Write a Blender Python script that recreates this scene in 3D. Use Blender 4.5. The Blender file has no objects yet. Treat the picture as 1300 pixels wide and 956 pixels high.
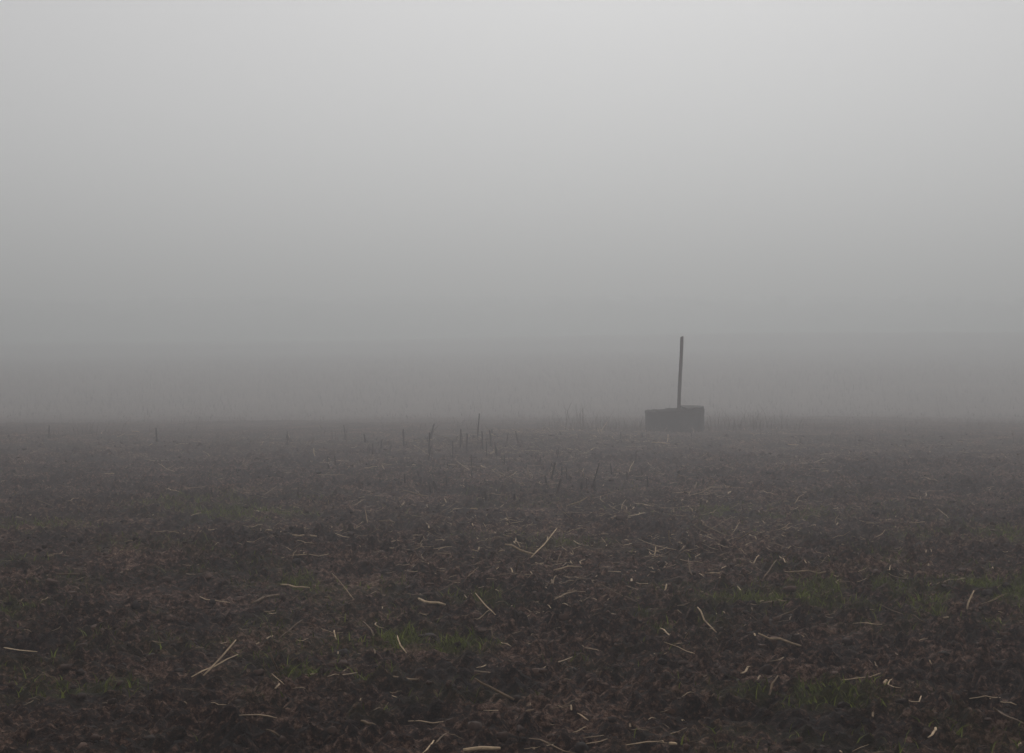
import bpy, math, numpy as np
from mathutils import Vector
rng=np.random.default_rng(7)
scene=bpy.context.scene

# ---------------- noise helpers ----------------
def h2(ix,iy,s):
    n=(ix.astype(np.int64)*374761393+iy.astype(np.int64)*668265263+s*1442695041)&0xffffffff
    n=((n^(n>>13))*1274126177)&0xffffffff
    n=((n^(n>>16))*2246822519)&0xffffffff
    n=n^(n>>15)
    return (n&0xffffff)/float(0xffffff)
def vn(x,y,s):
    ix=np.floor(x);iy=np.floor(y);fx=x-ix;fy=y-iy
    fx=fx*fx*fx*(fx*(fx*6-15)+10);fy=fy*fy*fy*(fy*(fy*6-15)+10)
    a=h2(ix,iy,s);b=h2(ix+1,iy,s);c=h2(ix,iy+1,s);d=h2(ix+1,iy+1,s)
    return (a*(1-fx)+b*fx)*(1-fy)+(c*(1-fx)+d*fx)*fy
def fbm(x,y,s,o=4):
    v=0;a=.5;t=0
    for i in range(o):
        v=v+a*vn(x,y,s+i*17);t+=a;a*=.5;x,y=x*1.63+y*1.2+5.1,y*1.63-x*1.2+1.7
    return v/t
def clods(x,y,s):
    ix=np.floor(x);iy=np.floor(y);best=np.zeros_like(x)
    for dx in (-1,0,1):
        for dy in (-1,0,1):
            cx=ix+dx;cy=iy+dy
            px=cx+h2(cx,cy,s);py=cy+h2(cx,cy,s+3)
            r=.2+.6*h2(cx,cy,s+5)**2.5
            d=np.abs(x-px)**1.6+np.abs(y-py)**1.6
            best=np.maximum(best,r*np.clip(1-d/r**1.6,0,1)**.6)
    return best
def ss(a,b,x):
    t=np.clip((x-a)/(b-a),0,1);return t*t*(3-2*t)

WX,WY=2.98,26.0
PATCH=[(1.57,8.6,.38,.28,1.),(2.1,9.0,.4,.28,.9),(2.5,8.4,.42,.22,1.),(-.7,7.6,.25,.2,1.),(.93,8.0,.22,.22,.9),
(-2.5,12.8,.6,.5,.6),(-1.45,9.3,.3,.3,.7),(3.1,9.0,.4,.35,1.),(-.15,8.75,.25,.2,.5),(2.3,13.1,.7,.4,.55),
(-3.1,13.6,.5,.5,.5),(-.36,7.3,.25,.16,.9),(-4.1,12,.5,.4,.4),(-.9,6.7,.3,.2,.7),(4.2,8.6,.5,.35,.7),
(-5.3,9,.6,.4,.4),(1.3,6.3,.35,.2,.6),(-2.0,6.4,.35,.2,.4),(4.0,11.5,.8,.4,.5),(-3.0,8.2,.4,.25,.4),(.4,11.2,.4,.3,.4)]
def green(x,y):
    g=np.zeros_like(x)
    for px,py,sx,sy,a in PATCH:
        g=np.maximum(g,a*np.exp(-(((x-px)/sx)**2+((y-py)/sy)**2)))
    n=fbm(x*1.1,y*1.1,71,3)
    g=np.maximum(g,.12*ss(.5,.68,n)*ss(20,10,y))
    return np.clip(g*ss(.33,.6,fbm(x*5,y*5,33,3))*1.35,0,1)
def base(x,y):
    edge=20.5+3.5*(vn(x*.15,y*0,91)-.5)
    z=-.6*ss(edge,edge+25,y)
    crest=1.95+.75*np.tanh(x/30)
    t=np.clip((y-36)/(270-36),0,1)
    z=z+(.6+crest)*(1-(1-t)**2.7)*ss(33,60,y)
    z=z-4*ss(270,520,y)
    z=z+.3*(fbm(x*.03,y*.03,55,3)-.5)*ss(45,80,y)
    z=z+.10*(fbm(x*.35,y*.35,12,2)-.5)*ss(60,30,y)
    z=z-.05*np.exp(-(((x-WX)/1.4)**2+((y-WY+.9)/1.5)**2))
    return z
def height(x,y):
    near=(ss(25,17,y)*.6+.4*ss(46,28,y))*ss(-4,1,y)*ss(16,12,np.abs(x))
    z=base(x,y)
    rough=.3+1.3*fbm(x*.9,y*.9,8,2)
    d=.05*(fbm(x*2.2,y*2.2,1,3)-.5)+.030*clods(x*6.,y*6.,21)*rough+.065*clods(x*12.3,y*12.3,41)*rough
    d=d+.042*clods(x*25,y*25,61)+.10*(fbm(x*16,y*16,5,3)-.5)*rough
    return z+d*near

def mk(name,verts,faces,mat=None,smooth=False,attrs=None):
    me=bpy.data.meshes.new(name)
    verts=np.asarray(verts,dtype=np.float32);faces=np.asarray(faces,dtype=np.int32)
    k=faces.shape[1]
    me.vertices.add(len(verts));me.vertices.foreach_set("co",verts.ravel())
    me.loops.add(faces.size);me.loops.foreach_set("vertex_index",faces.ravel())
    me.polygons.add(len(faces));me.polygons.foreach_set("loop_start",np.arange(0,faces.size,k,dtype=np.int32))
    me.update(calc_edges=True)
    if smooth: me.polygons.foreach_set("use_smooth",np.ones(len(faces),dtype=bool))
    for an,ar in (attrs or {}).items():
        a=me.attributes.new(an,'FLOAT','POINT');a.data.foreach_set("value",np.asarray(ar,dtype=np.float32))
    ob=bpy.data.objects.new(name,me);scene.collection.objects.link(ob)
    if mat: me.materials.append(mat)
    return ob

# ---------------- materials ----------------
def newmat(name):
    m=bpy.data.materials.new(name);m.use_nodes=True
    nt=m.node_tree;b=nt.nodes["Principled BSDF"];b.inputs["Roughness"].default_value=.9
    b.inputs["Specular IOR Level"].default_value=.15
    return m,nt,b
def N(nt,t,**k):
    n=nt.nodes.new(t)
    for a,v in k.items():
        if a in n.inputs: n.inputs[a].default_value=v
        else: setattr(n,a,v)
    return n
def ramp(nt,stops):
    r=nt.nodes.new("ShaderNodeValToRGB");e=r.color_ramp.elements
    while len(e)<len(stops): e.new(.5)
    for i,(p,c) in enumerate(stops): e[i].position=p;e[i].color=(*c,1)
    return r
def mix(nt,fac,a,b):
    m=nt.nodes.new("ShaderNodeMix");m.data_type='RGBA'
    L=nt.links
    L.new(fac,m.inputs[0])
    for s,i in ((a,6),(b,7)):
        if isinstance(s,tuple): m.inputs[i].default_value=(*s,1)
        else: L.new(s,m.inputs[i])
    return m.outputs[2]

soil,nt,b=newmat("soil");L=nt.links
geo=N(nt,"ShaderNodeNewGeometry")
n1=N(nt,"ShaderNodeTexNoise",Scale=1.3,Detail=6.,Roughness=.65);L.new(geo.outputs["Position"],n1.inputs["Vector"])
r1=ramp(nt,[(.25,(.008,.0035,.0022)),(.5,(.040,.0185,.012)),(.66,(.125,.066,.045)),(.8,(.25,.155,.11))]);
n2=N(nt,"ShaderNodeTexNoise",Scale=30.,Detail=8.,Roughness=.72);L.new(geo.outputs["Position"],n2.inputs["Vector"])
ad=N(nt,"ShaderNodeMath",operation='MULTIPLY_ADD');L.new(n2.outputs[0],ad.inputs[0]);ad.inputs[1].default_value=2.1;
sb=N(nt,"ShaderNodeMath",operation='ADD');L.new(n1.outputs[0],sb.inputs[0]);sb.inputs[1].default_value=-1.08
L.new(sb.outputs[0],ad.inputs[2]);L.new(ad.outputs[0],r1.inputs[0])
g=N(nt,"ShaderNodeAttribute",attribute_name="green")
col=mix(nt,g.outputs["Fac"],r1.outputs[0],(.062,.068,.010))
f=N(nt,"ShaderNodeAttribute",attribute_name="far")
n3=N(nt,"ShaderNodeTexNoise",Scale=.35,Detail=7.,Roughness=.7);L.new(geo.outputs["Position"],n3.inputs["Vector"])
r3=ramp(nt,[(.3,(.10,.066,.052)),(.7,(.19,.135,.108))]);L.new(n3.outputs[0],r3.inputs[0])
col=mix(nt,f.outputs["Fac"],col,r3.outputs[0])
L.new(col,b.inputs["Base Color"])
bp=N(nt,"ShaderNodeBump",Strength=1.,Distance=.06);L.new(n2.outputs[0],bp.inputs["Height"]);L.new(bp.outputs[0],b.inputs["Normal"])

def varmat(name,c0,c1,rough=.85,sc=9.):
    m,nt,b=newmat(name);L=nt.links
    a=N(nt,"ShaderNodeAttribute",attribute_name="rnd")
    r=ramp(nt,[(0,c0),(1,c1)]);L.new(a.outputs["Fac"],r.inputs[0])
    geo=N(nt,"ShaderNodeNewGeometry")
    n=N(nt,"ShaderNodeTexNoise",Scale=sc,Detail=4.);L.new(geo.outputs["Position"],n.inputs["Vector"])
    rr=ramp(nt,[(.3,(.5,.5,.5)),(.7,(1.,.98,.95))]);L.new(n.outputs[0],rr.inputs[0])
    mm=nt.nodes.new("ShaderNodeMix");mm.data_type='RGBA';mm.blend_type='MULTIPLY';mm.inputs[0].default_value=1
    L.new(r.outputs[0],mm.inputs[6]);L.new(rr.outputs[0],mm.inputs[7]);L.new(mm.outputs[2],b.inputs["Base Color"])
    b.inputs["Roughness"].default_value=rough
    return m
m_straw=varmat("straw",(.13,.082,.05),(.66,.49,.32),sc=40.)
m_stub=varmat("stubble_stalk",(.02,.013,.010),(.055,.036,.027),sc=25.)
m_grass=varmat("green_grass",(.08,.10,.014),(.22,.25,.045))
m_dry=varmat("dry_grass",(.06,.032,.024),(.15,.09,.066))
m_clod=varmat("clod",(.012,.0062,.0045),(.10,.056,.040),sc=30.)

# ---------------- ground ----------------
def grow(start,step,g,end):
    o=[start];s=step
    while o[-1]<end: o.append(o[-1]+s);s*=g
    return o
xs=np.arange(-10.5,10.5001,.022)
side=np.array(grow(10.5,.035,1.06,500)[1:])
xs=np.concatenate([-side[::-1],xs,side])
ys=[3.5]
while ys[-1]<32: ys.append(ys[-1]+.014+ .0022*(ys[-1]-3.5))
ys=np.array(ys)
far=np.array(grow(ys[-1],.08,1.035,600)[1:]);back=np.array(grow(0,.03,1.08,300)[1:])
ys=np.concatenate([3.5-back[::-1],ys,far])
X,Y=np.meshgrid(xs,ys)
Z=height(X,Y)
nx,ny=len(xs),len(ys)
idx=np.arange(nx*ny).reshape(ny,nx)
F=np.stack([idx[:-1,:-1],idx[:-1,1:],idx[1:,1:],idx[1:,:-1]],-1).reshape(-1,4)
G=green(X,Y)
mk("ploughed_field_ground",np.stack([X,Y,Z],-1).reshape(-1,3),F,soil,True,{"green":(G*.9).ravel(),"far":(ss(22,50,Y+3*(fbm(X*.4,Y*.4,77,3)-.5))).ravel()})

# ---------------- blades ----------------
def blades(name,x,y,h,w,lean,mat,sink=.01):
    n=len(x);z=height(x,y)-sink
    a=rng.uniform(0,2*math.pi,n);la=rng.uniform(0,2*math.pi,n)
    wx=np.cos(a)*w/2;wy=np.sin(a)*w/2;lx=np.cos(la)*lean*h;ly=np.sin(la)*lean*h
    V=np.zeros((n,5,3))
    V[:,0]=np.stack([x-wx,y-wy,z],-1);V[:,1]=np.stack([x+wx,y+wy,z],-1)
    V[:,2]=np.stack([x-wx*.7+lx*.3,y-wy*.7+ly*.3,z+h*.6],-1);V[:,3]=np.stack([x+wx*.7+lx*.3,y+wy*.7+ly*.3,z+h*.6],-1)
    V[:,4]=np.stack([x+lx,y+ly,z+h],-1)
    b0=np.arange(n)[:,None]*5
    T=np.concatenate([b0+np.array([[0,1,3]]),b0+np.array([[0,3,2]]),b0+np.array([[2,3,4]])],0)
    return mk(name,V.reshape(-1,3),T,mat,False,{"rnd":np.repeat(rng.uniform(0,1,n),5)})
n=1300000
x=rng.uniform(-7,7,n);y=rng.uniform(4.5,17,n)
k=rng.uniform(0,1,n)<(green(x,y)**1.6*.6)
x=x[k];y=y[k];n=len(x);print("grass",n)
blades("green_grass_patches",x,y,rng.uniform(.02,.06,n),rng.uniform(.003,.009,n),rng.uniform(.3,1.6,n),m_grass,sink=.004)

gx=[];gy=[];gh=[]
def tuft(cx,cy,sx,sy,n,h0,h1):
    gx.append(rng.normal(cx,sx,n));gy.append(rng.normal(cy,sy,n));gh.append(h0+(h1-h0)*rng.uniform(0,1,n)**1.8)
for c in [(1.25,26.0,.28,.3,80,.12,.6),(1.6,25.9,.3,.3,60,.1,.45),(2.2,25.6,.3,.25,130,.06,.32),(3.9,25.8,.28,.25,100,.08,.4),(4.35,26.0,.22,.2,70,.12,.5),
          (4.7,26.1,.25,.2,35,.1,.4),(2.98,25.25,.6,.12,260,.03,.18),(2.4,26.4,.3,.3,80,.08,.35),(3.7,26.4,.3,.3,60,.08,.35),(.6,25.5,.3,.3,40,.05,.25),(5.4,26,.4,.3,50,.05,.3),
          (-7.2,24,.4,.3,50,.1,.35),(-2.7,23,.3,.3,30,.1,.3)]: tuft(*c)
for i in range(170):
    cx=rng.uniform(-12,12);tuft(cx,rng.uniform(20,34),rng.uniform(.15,.8),.3,int(rng.integers(10,60)),.02,rng.uniform(.05,.2))
gx=np.concatenate(gx);gy=np.concatenate(gy);gh=np.concatenate(gh)
k=((gx-WX)**2+(gy-WY)**2)>.58**2
gx,gy,gh=gx[k],gy[k],gh[k];n=len(gx)
blades("dry_grass_tufts",gx,gy,gh,rng.uniform(.005,.010,n),rng.uniform(.05,.8,n),m_dry)
n=90000
x=rng.uniform(-60,60,n);y=30+98*rng.uniform(0,1,n)
blades("distant_stubble",x,y,rng.uniform(.05,.28,n)*ss(26,52,y),rng.uniform(.01,.03,n),rng.uniform(.05,.6,n),m_dry)

# ---------------- tubes for straw / stubble ----------------
def tubes(name,P,R,mat,flat=None,sides=6):
    n,k,_=P.shape
    T=np.gradient(P,axis=1);T/=np.linalg.norm(T,axis=2,keepdims=True)+1e-9
    up=np.where(np.abs(T[...,2:3])>.8,np.array([1.,0,0]),np.array([0,0,1.]))
    A=np.cross(T,up);A/=np.linalg.norm(A,axis=2,keepdims=True)+1e-9
    B=np.cross(A,T)
    fl=np.ones(n) if flat is None else flat
    V=np.zeros((n,k,sides,3))
    for s in range(sides):
        t=2*math.pi*s/sides
        V[:,:,s]=P+A*(R*math.cos(t))[...,None]+B*(R*math.sin(t)*fl[:,None])[...,None]
    V=V.reshape(n,-1,3)
    fs=[]
    for i in range(k-1):
        for s in range(sides):
            s2=(s+1)%sides
            fs.append([i*sides+s,i*sides+s2,(i+1)*sides+s2,(i+1)*sides+s])
    fs.append([0,3,2,1]) ; fs.append([0,5,4,3])
    o=(k-1)*sides
    fs.append([o,o+1,o+2,o+3]); fs.append([o,o+3,o+4,o+5])
    fs=np.array(fs)
    FF=(np.arange(n)[:,None,None]*(k*sides)+fs[None]).reshape(-1,4)
    return mk(name,V.reshape(-1,3),FF,mat,True,{"rnd":np.repeat(rng.uniform(0,1,n)**1.6,k*sides)})
n=50000
x=rng.uniform(-10,10,n);y=4.6+21*rng.uniform(0,1,n)
dens=.14+.86*np.exp(-((x-.6)/2.8)**2)
dens*=.18+.85*ss(.42,.66,fbm(x*.9,y*.9,99,3))
dens*=.5+.5*ss(7,12,y)
k=rng.uniform(0,1,n)<dens
x=x[k];y=y[k];n=len(x);print("straw",n)
ln=.015+.06*rng.uniform(0,1,n)+.26*rng.uniform(0,1,n)**8
a=rng.uniform(0,2*math.pi,n);bend=rng.normal(0,.07,n);kink=rng.normal(0,.45,n)*(rng.uniform(0,1,n)<.35)
K=5;P=np.zeros((n,K,3))
for i in range(K):
    t=i/(K-1)-.5
    aa=a+bend*t*2+(kink if i>2 else 0)
    P[:,i,0]=x+np.cos(aa)*ln*t;P[:,i,1]=y+np.sin(aa)*ln*t
zz=np.stack([height(P[:,i,0],P[:,i,1]) for i in range(K)],1)
zl=zz.max(1,keepdims=True)*.8+zz*.2
P[:,:,2]=zl+.004
tl=(rng.uniform(0,1,n)<.4)*rng.uniform(0,.6,n)*ln
P[:,:,2]+=tl[:,None]*np.array([[0,.2,.45,.72,1]])
R=(rng.uniform(.0016,.005,n)+.011*ln)[:,None]*np.array([[.8,1,.95,.9,.6]])
thick=rng.uniform(0,1,n)<.06
R[thick]*=1.6
tubes("corn_straw_litter",P,R,m_straw,flat=np.where(thick,.8,.35))
st=[(-1.16,19.9,.30),(-.64,20,.28),(-.54,22,.42),(-.3,21,.24),(-.8,19.2,.22),(-1.6,21,.24),(-2.7,23,.24),(.44,16,.19),(.85,15.2,.28),(-1.1,18.6,.2),
    (-.1,18,.16),(.5,17.2,.15),(.6,19,.16),(1.2,17,.14),(1.6,18.4,.15),(-1.9,19.4,.15),(-.42,20.6,.30),(-.5,17.6,.16),(-1.0,15.6,.13),(.45,14.6,.18),(-.25,14,.12),
    (-1.3,22.3,.26),(-.2,19.5,.18),(.1,21.5,.2),(-3.4,21.5,.2),(-5.5,22,.2),(-7.5,23,.22),(-.1,20.8,.22),
    (-.75,20.7,.28),(-.35,19.4,.2)]
for i in range(70):
    yy=rng.uniform(13,24);xx=rng.normal(-.4,1.7)
    st.append((xx,yy,rng.uniform(.03,.13)))
st=np.array(st);n=len(st);K=4;P=np.zeros((n,K,3))
la=rng.uniform(0,2*math.pi,n);le=rng.uniform(0,.35,n)
z0=height(st[:,0],st[:,1])-.02
for i in range(K):
    t=i/(K-1)
    P[:,i,0]=st[:,0]+np.cos(la)*le*t*st[:,2];P[:,i,1]=st[:,1]+np.sin(la)*le*t*st[:,2];P[:,i,2]=z0+t*(st[:,2]+.02)
R=rng.uniform(.008,.015,n)[:,None]*np.array([[1.3,1,.95,.8]])
tubes("corn_stubble",P,R,m_stub)
sx=np.repeat(st[:,0],5)+rng.normal(0,.02,n*5);sy=np.repeat(st[:,1],5)+rng.normal(0,.02,n*5);sh=np.repeat(st[:,2],5)*rng.uniform(.4,1.1,n*5)
blades("stubble_leaves",sx,sy,sh,rng.uniform(.006,.014,n*5),rng.uniform(.2,.9,n*5),m_dry)

# clods
import bmesh
bm=bmesh.new();bmesh.ops.create_icosphere(bm,subdivisions=2,radius=1)
iv=np.array([v.co[:] for v in bm.verts]);fi=np.array([[v.index for v in f_.verts] for f_ in bm.faces]);bm.free()
n=18000
x=rng.uniform(-9,9,n);y=4.5+19*rng.uniform(0,1,n)**1.3
s=.006+.026*rng.uniform(0,1,n)**4
ph=rng.uniform(0,6.28,(n,3,1));fr=rng.uniform(1.5,3.8,(n,3,1))
disp=1+.22*np.sin(iv[None,:,0]*fr[:,0]+ph[:,0])+.2*np.sin(iv[None,:,1]*fr[:,1]*1.3+ph[:,1])*np.cos(iv[None,:,2]*fr[:,2]+ph[:,2])+rng.normal(0,.13,(n,len(iv)))
asp=rng.uniform(.6,1.3,(n,1,3));asp[:,:,2]*=.7
V=iv[None]*disp[...,None]*s[:,None,None]*asp
V[:,:,0]+=x[:,None];V[:,:,1]+=y[:,None];V[:,:,2]+=(height(x,y)+s*.1)[:,None]
mk("soil_clods",V.reshape(-1,3),(np.arange(n)[:,None,None]*len(iv)+fi[None]).reshape(-1,3),m_clod,False,{"rnd":np.repeat(rng.uniform(0,1,n),len(iv))})

# ---------------- well ring ----------------
m_con,nt,b=newmat("weathered_concrete");L=nt.links
tc=N(nt,"ShaderNodeTexCoord")
n1=N(nt,"ShaderNodeTexNoise",Scale=5.,Detail=8.,Roughness=.7);L.new(tc.outputs["Object"],n1.inputs["Vector"])
r=ramp(nt,[(.3,(.013,.010,.009)),(.55,(.032,.025,.022)),(.75,(.075,.060,.054))]);L.new(n1.outputs[0],r.inputs[0]);L.new(r.outputs[0],b.inputs["Base Color"])
bp=N(nt,"ShaderNodeBump",Strength=.6,Distance=.02);L.new(n1.outputs[0],bp.inputs["Height"]);L.new(bp.outputs[0],b.inputs["Normal"])
SEG=96
prof=[(.545,-.4),(.54,.0),(.535,.22),(.54,.30),(.542,.335),(.532,.352),(.455,.352),(.442,.34),(.44,.2),(.44,-.3)]
V=[];
for i in range(SEG):
    t=2*math.pi*i/SEG
    wob=1+.006*math.sin(5*t)+.004*math.sin(11*t+1)
    for j,(r_,z_) in enumerate(prof):
        chip=0
        if 3<=j<=6: chip=-.03*max(0,math.sin(3*t+2.2)*math.sin(7*t))-.012*rng.uniform()
        V.append((r_*wob*math.cos(t)+(.004*rng.normal() if j in(4,5) else 0),r_*wob*math.sin(t),z_+chip+.018*math.cos(t)*(z_>.1)))
m_=len(prof);Fc=[]
for i in range(SEG):
    for j in range(m_-1):
        i2=(i+1)%SEG
        Fc.append([i*m_+j,i2*m_+j,i2*m_+j+1,i*m_+j+1])
well=bpy.data.objects.new("concrete_well_ring",None);scene.collection.objects.link(well)
well.location=(WX,WY,-.02)
ring=mk("ring_wall",V,Fc,m_con,True);ring.parent=well
V=[(0,0,.05)]+[(.45*math.cos(t),.45*math.sin(t),.02+.02*math.sin(3*t)) for t in np.linspace(0,2*math.pi,33)[:-1]]
fill=mk("earth_fill",V,[[0,1+i,1+(i+1)%32] for i in range(32)],m_clod,True);fill.parent=well
bm=bmesh.new()
top=[];bot=[]
pts=[(.53*math.cos(t),.53*math.sin(t)) for t in np.linspace(-1.28,1.28,26)]
for px,py in pts:
    bot.append(bm.verts.new((px,py,.353+.018*px)));top.append(bm.verts.new((px*.99,py*.99,.386+.018*px)))
bm.faces.new(top);bm.faces.new(bot[::-1])
for i in range(len(pts)):
    j=(i+1)%len(pts);bm.faces.new([bot[i],bot[j],top[j],top[i]])
bmesh.ops.recalc_face_normals(bm,faces=bm.faces[:])
me=bpy.data.meshes.new("cover_slab");bm.to_mesh(me);bm.free();me.materials.append(m_con)
o=bpy.data.objects.new("cover_slab",me);scene.collection.objects.link(o);o.parent=well;o.location=(0,0,.012)

# ---------------- post ----------------
m_wood,nt,b=newmat("weathered_wood");L=nt.links
tc=N(nt,"ShaderNodeTexCoord");mp=N(nt,"ShaderNodeMapping");mp.inputs["Scale"].default_value=(30,30,3);L.new(tc.outputs["Object"],mp.inputs[0])
n1=N(nt,"ShaderNodeTexNoise",Scale=1.,Detail=6.,Roughness=.6);L.new(mp.outputs[0],n1.inputs["Vector"])
r=ramp(nt,[(.3,(.016,.008,.007)),(.7,(.060,.028,.023))]);L.new(n1.outputs[0],r.inputs[0]);L.new(r.outputs[0],b.inputs["Base Color"])
bp=N(nt,"ShaderNodeBump",Strength=.5,Distance=.01);L.new(n1.outputs[0],bp.inputs["Height"]);L.new(bp.outputs[0],b.inputs["Normal"])
K=24;V=[];Fp=[]
oct_=[(.9,.7),(.7,.9),(-.7,.9),(-.9,.7),(-.9,-.7),(-.7,-.9),(.7,-.9),(.9,-.7)]
for i in range(K):
    t=i/(K-1);z=-.35+t*2.02
    w=.036-.004*t+.001*rng.normal()
    if i==K-1: w*=.85
    cx=.075*t+.004*math.sin(t*9);
    for a_,b_ in oct_: V.append((cx+w*a_,w*b_*.9,z+(.012*a_ if i==K-1 else 0)))
for i in range(K-1):
    for s_ in range(8): Fp.append([i*8+s_,i*8+(s_+1)%8,(i+1)*8+(s_+1)%8,(i+1)*8+s_])
o8=(K-1)*8;Fp+= [[o8,o8+1,o8+2,o8+3],[o8,o8+3,o8+4,o8+7],[o8+4,o8+5,o8+6,o8+7]]
post=bpy.data.objects.new("wooden_marker_post",None);scene.collection.objects.link(post)
p=mk("post_shaft",V,Fp,m_wood,False);p.parent=post
post.location=(WX+.06,WY+.1,-.01)

# ---------------- fog ----------------
def volmat(name,dens,aniso,col):
    m=bpy.data.materials.new(name);m.use_nodes=True;nt=m.node_tree
    nt.nodes.clear();out=nt.nodes.new("ShaderNodeOutputMaterial");v=nt.nodes.new("ShaderNodeVolumeScatter")
    v.inputs["Color"].default_value=(*col,1);v.inputs["Density"].default_value=dens;v.inputs["Anisotropy"].default_value=aniso
    nt.links.new(v.outputs[0],out.inputs["Volume"])
    return m
FC=(1,.948,.968)
x0,x1,y0,y1,z0,z1=-490,490,-290,590,-12,22
V=[(x,y,z) for z in (z0,z1) for y in (y0,y1) for x in (x0,x1)]
mk("fog",V,[[0,2,3,1],[4,5,7,6],[0,1,5,4],[2,6,7,3],[0,4,6,2],[1,3,7,5]],volmat("fog_volume",.0125,.46,FC))
cy,cz,rx,ry,rz,dn=(55,-.4,95,45,3.4,.020)
bm=bmesh.new();bmesh.ops.create_icosphere(bm,subdivisions=6,radius=1)
for v in bm.verts: v.co=(v.co.x*rx+4,v.co.y*ry+cy,v.co.z*rz+cz)
me=bpy.data.meshes.new("ground_mist");bm.to_mesh(me);bm.free();me.materials.append(volmat("mist_volume",dn,.46,FC))
for p_ in me.polygons:p_.use_smooth=True
o=bpy.data.objects.new("ground_mist",me);scene.collection.objects.link(o)

# ---------------- sky / sun ----------------
EL,AZ=34,5
w=bpy.data.worlds.new("World");scene.world=w;w.use_nodes=True;nt=w.node_tree
bg=nt.nodes["Background"];sky=nt.nodes.new("ShaderNodeTexSky");sky.sky_type='NISHITA';sky.sun_disc=False
sky.sun_elevation=math.radians(EL);sky.sun_rotation=math.radians(AZ)
sky.dust_density=4
hs=nt.nodes.new("ShaderNodeHueSaturation");hs.inputs["Saturation"].default_value=.12
nt.links.new(sky.outputs[0],hs.inputs["Color"])
mx=nt.nodes.new("ShaderNodeMix");mx.data_type='RGBA';mx.inputs[0].default_value=.88;mx.inputs[7].default_value=(5.8,5.7,5.85,1)
nt.links.new(hs.outputs[0],mx.inputs[6]);nt.links.new(mx.outputs[2],bg.inputs["Color"]);bg.inputs["Strength"].default_value=.1
sl=bpy.data.lights.new("sun","SUN");sl.energy=1.5;sl.angle=math.radians(20);sl.color=(1,.97,.96)
so=bpy.data.objects.new("sun",sl);scene.collection.objects.link(so)
d=Vector((math.sin(math.radians(AZ))*math.cos(math.radians(EL)),math.cos(math.radians(AZ))*math.cos(math.radians(EL)),math.sin(math.radians(EL))))
so.rotation_euler=d.to_track_quat('Z','Y').to_euler();so.location=(0,0,60)

# ---------------- camera ----------------
cd=bpy.data.cameras.new("camera");cam=bpy.data.objects.new("camera",cd);scene.collection.objects.link(cam)
cam.location=(0,0,1.62);cam.rotation_euler=(math.radians(90-1.52),0,0)
cd.lens=50;cd.sensor_width=36;cd.clip_end=3000;cd.clip_start=.05
scene.camera=cam
scene.view_settings.view_transform='Standard';scene.view_settings.look='None';scene.view_settings.exposure=0
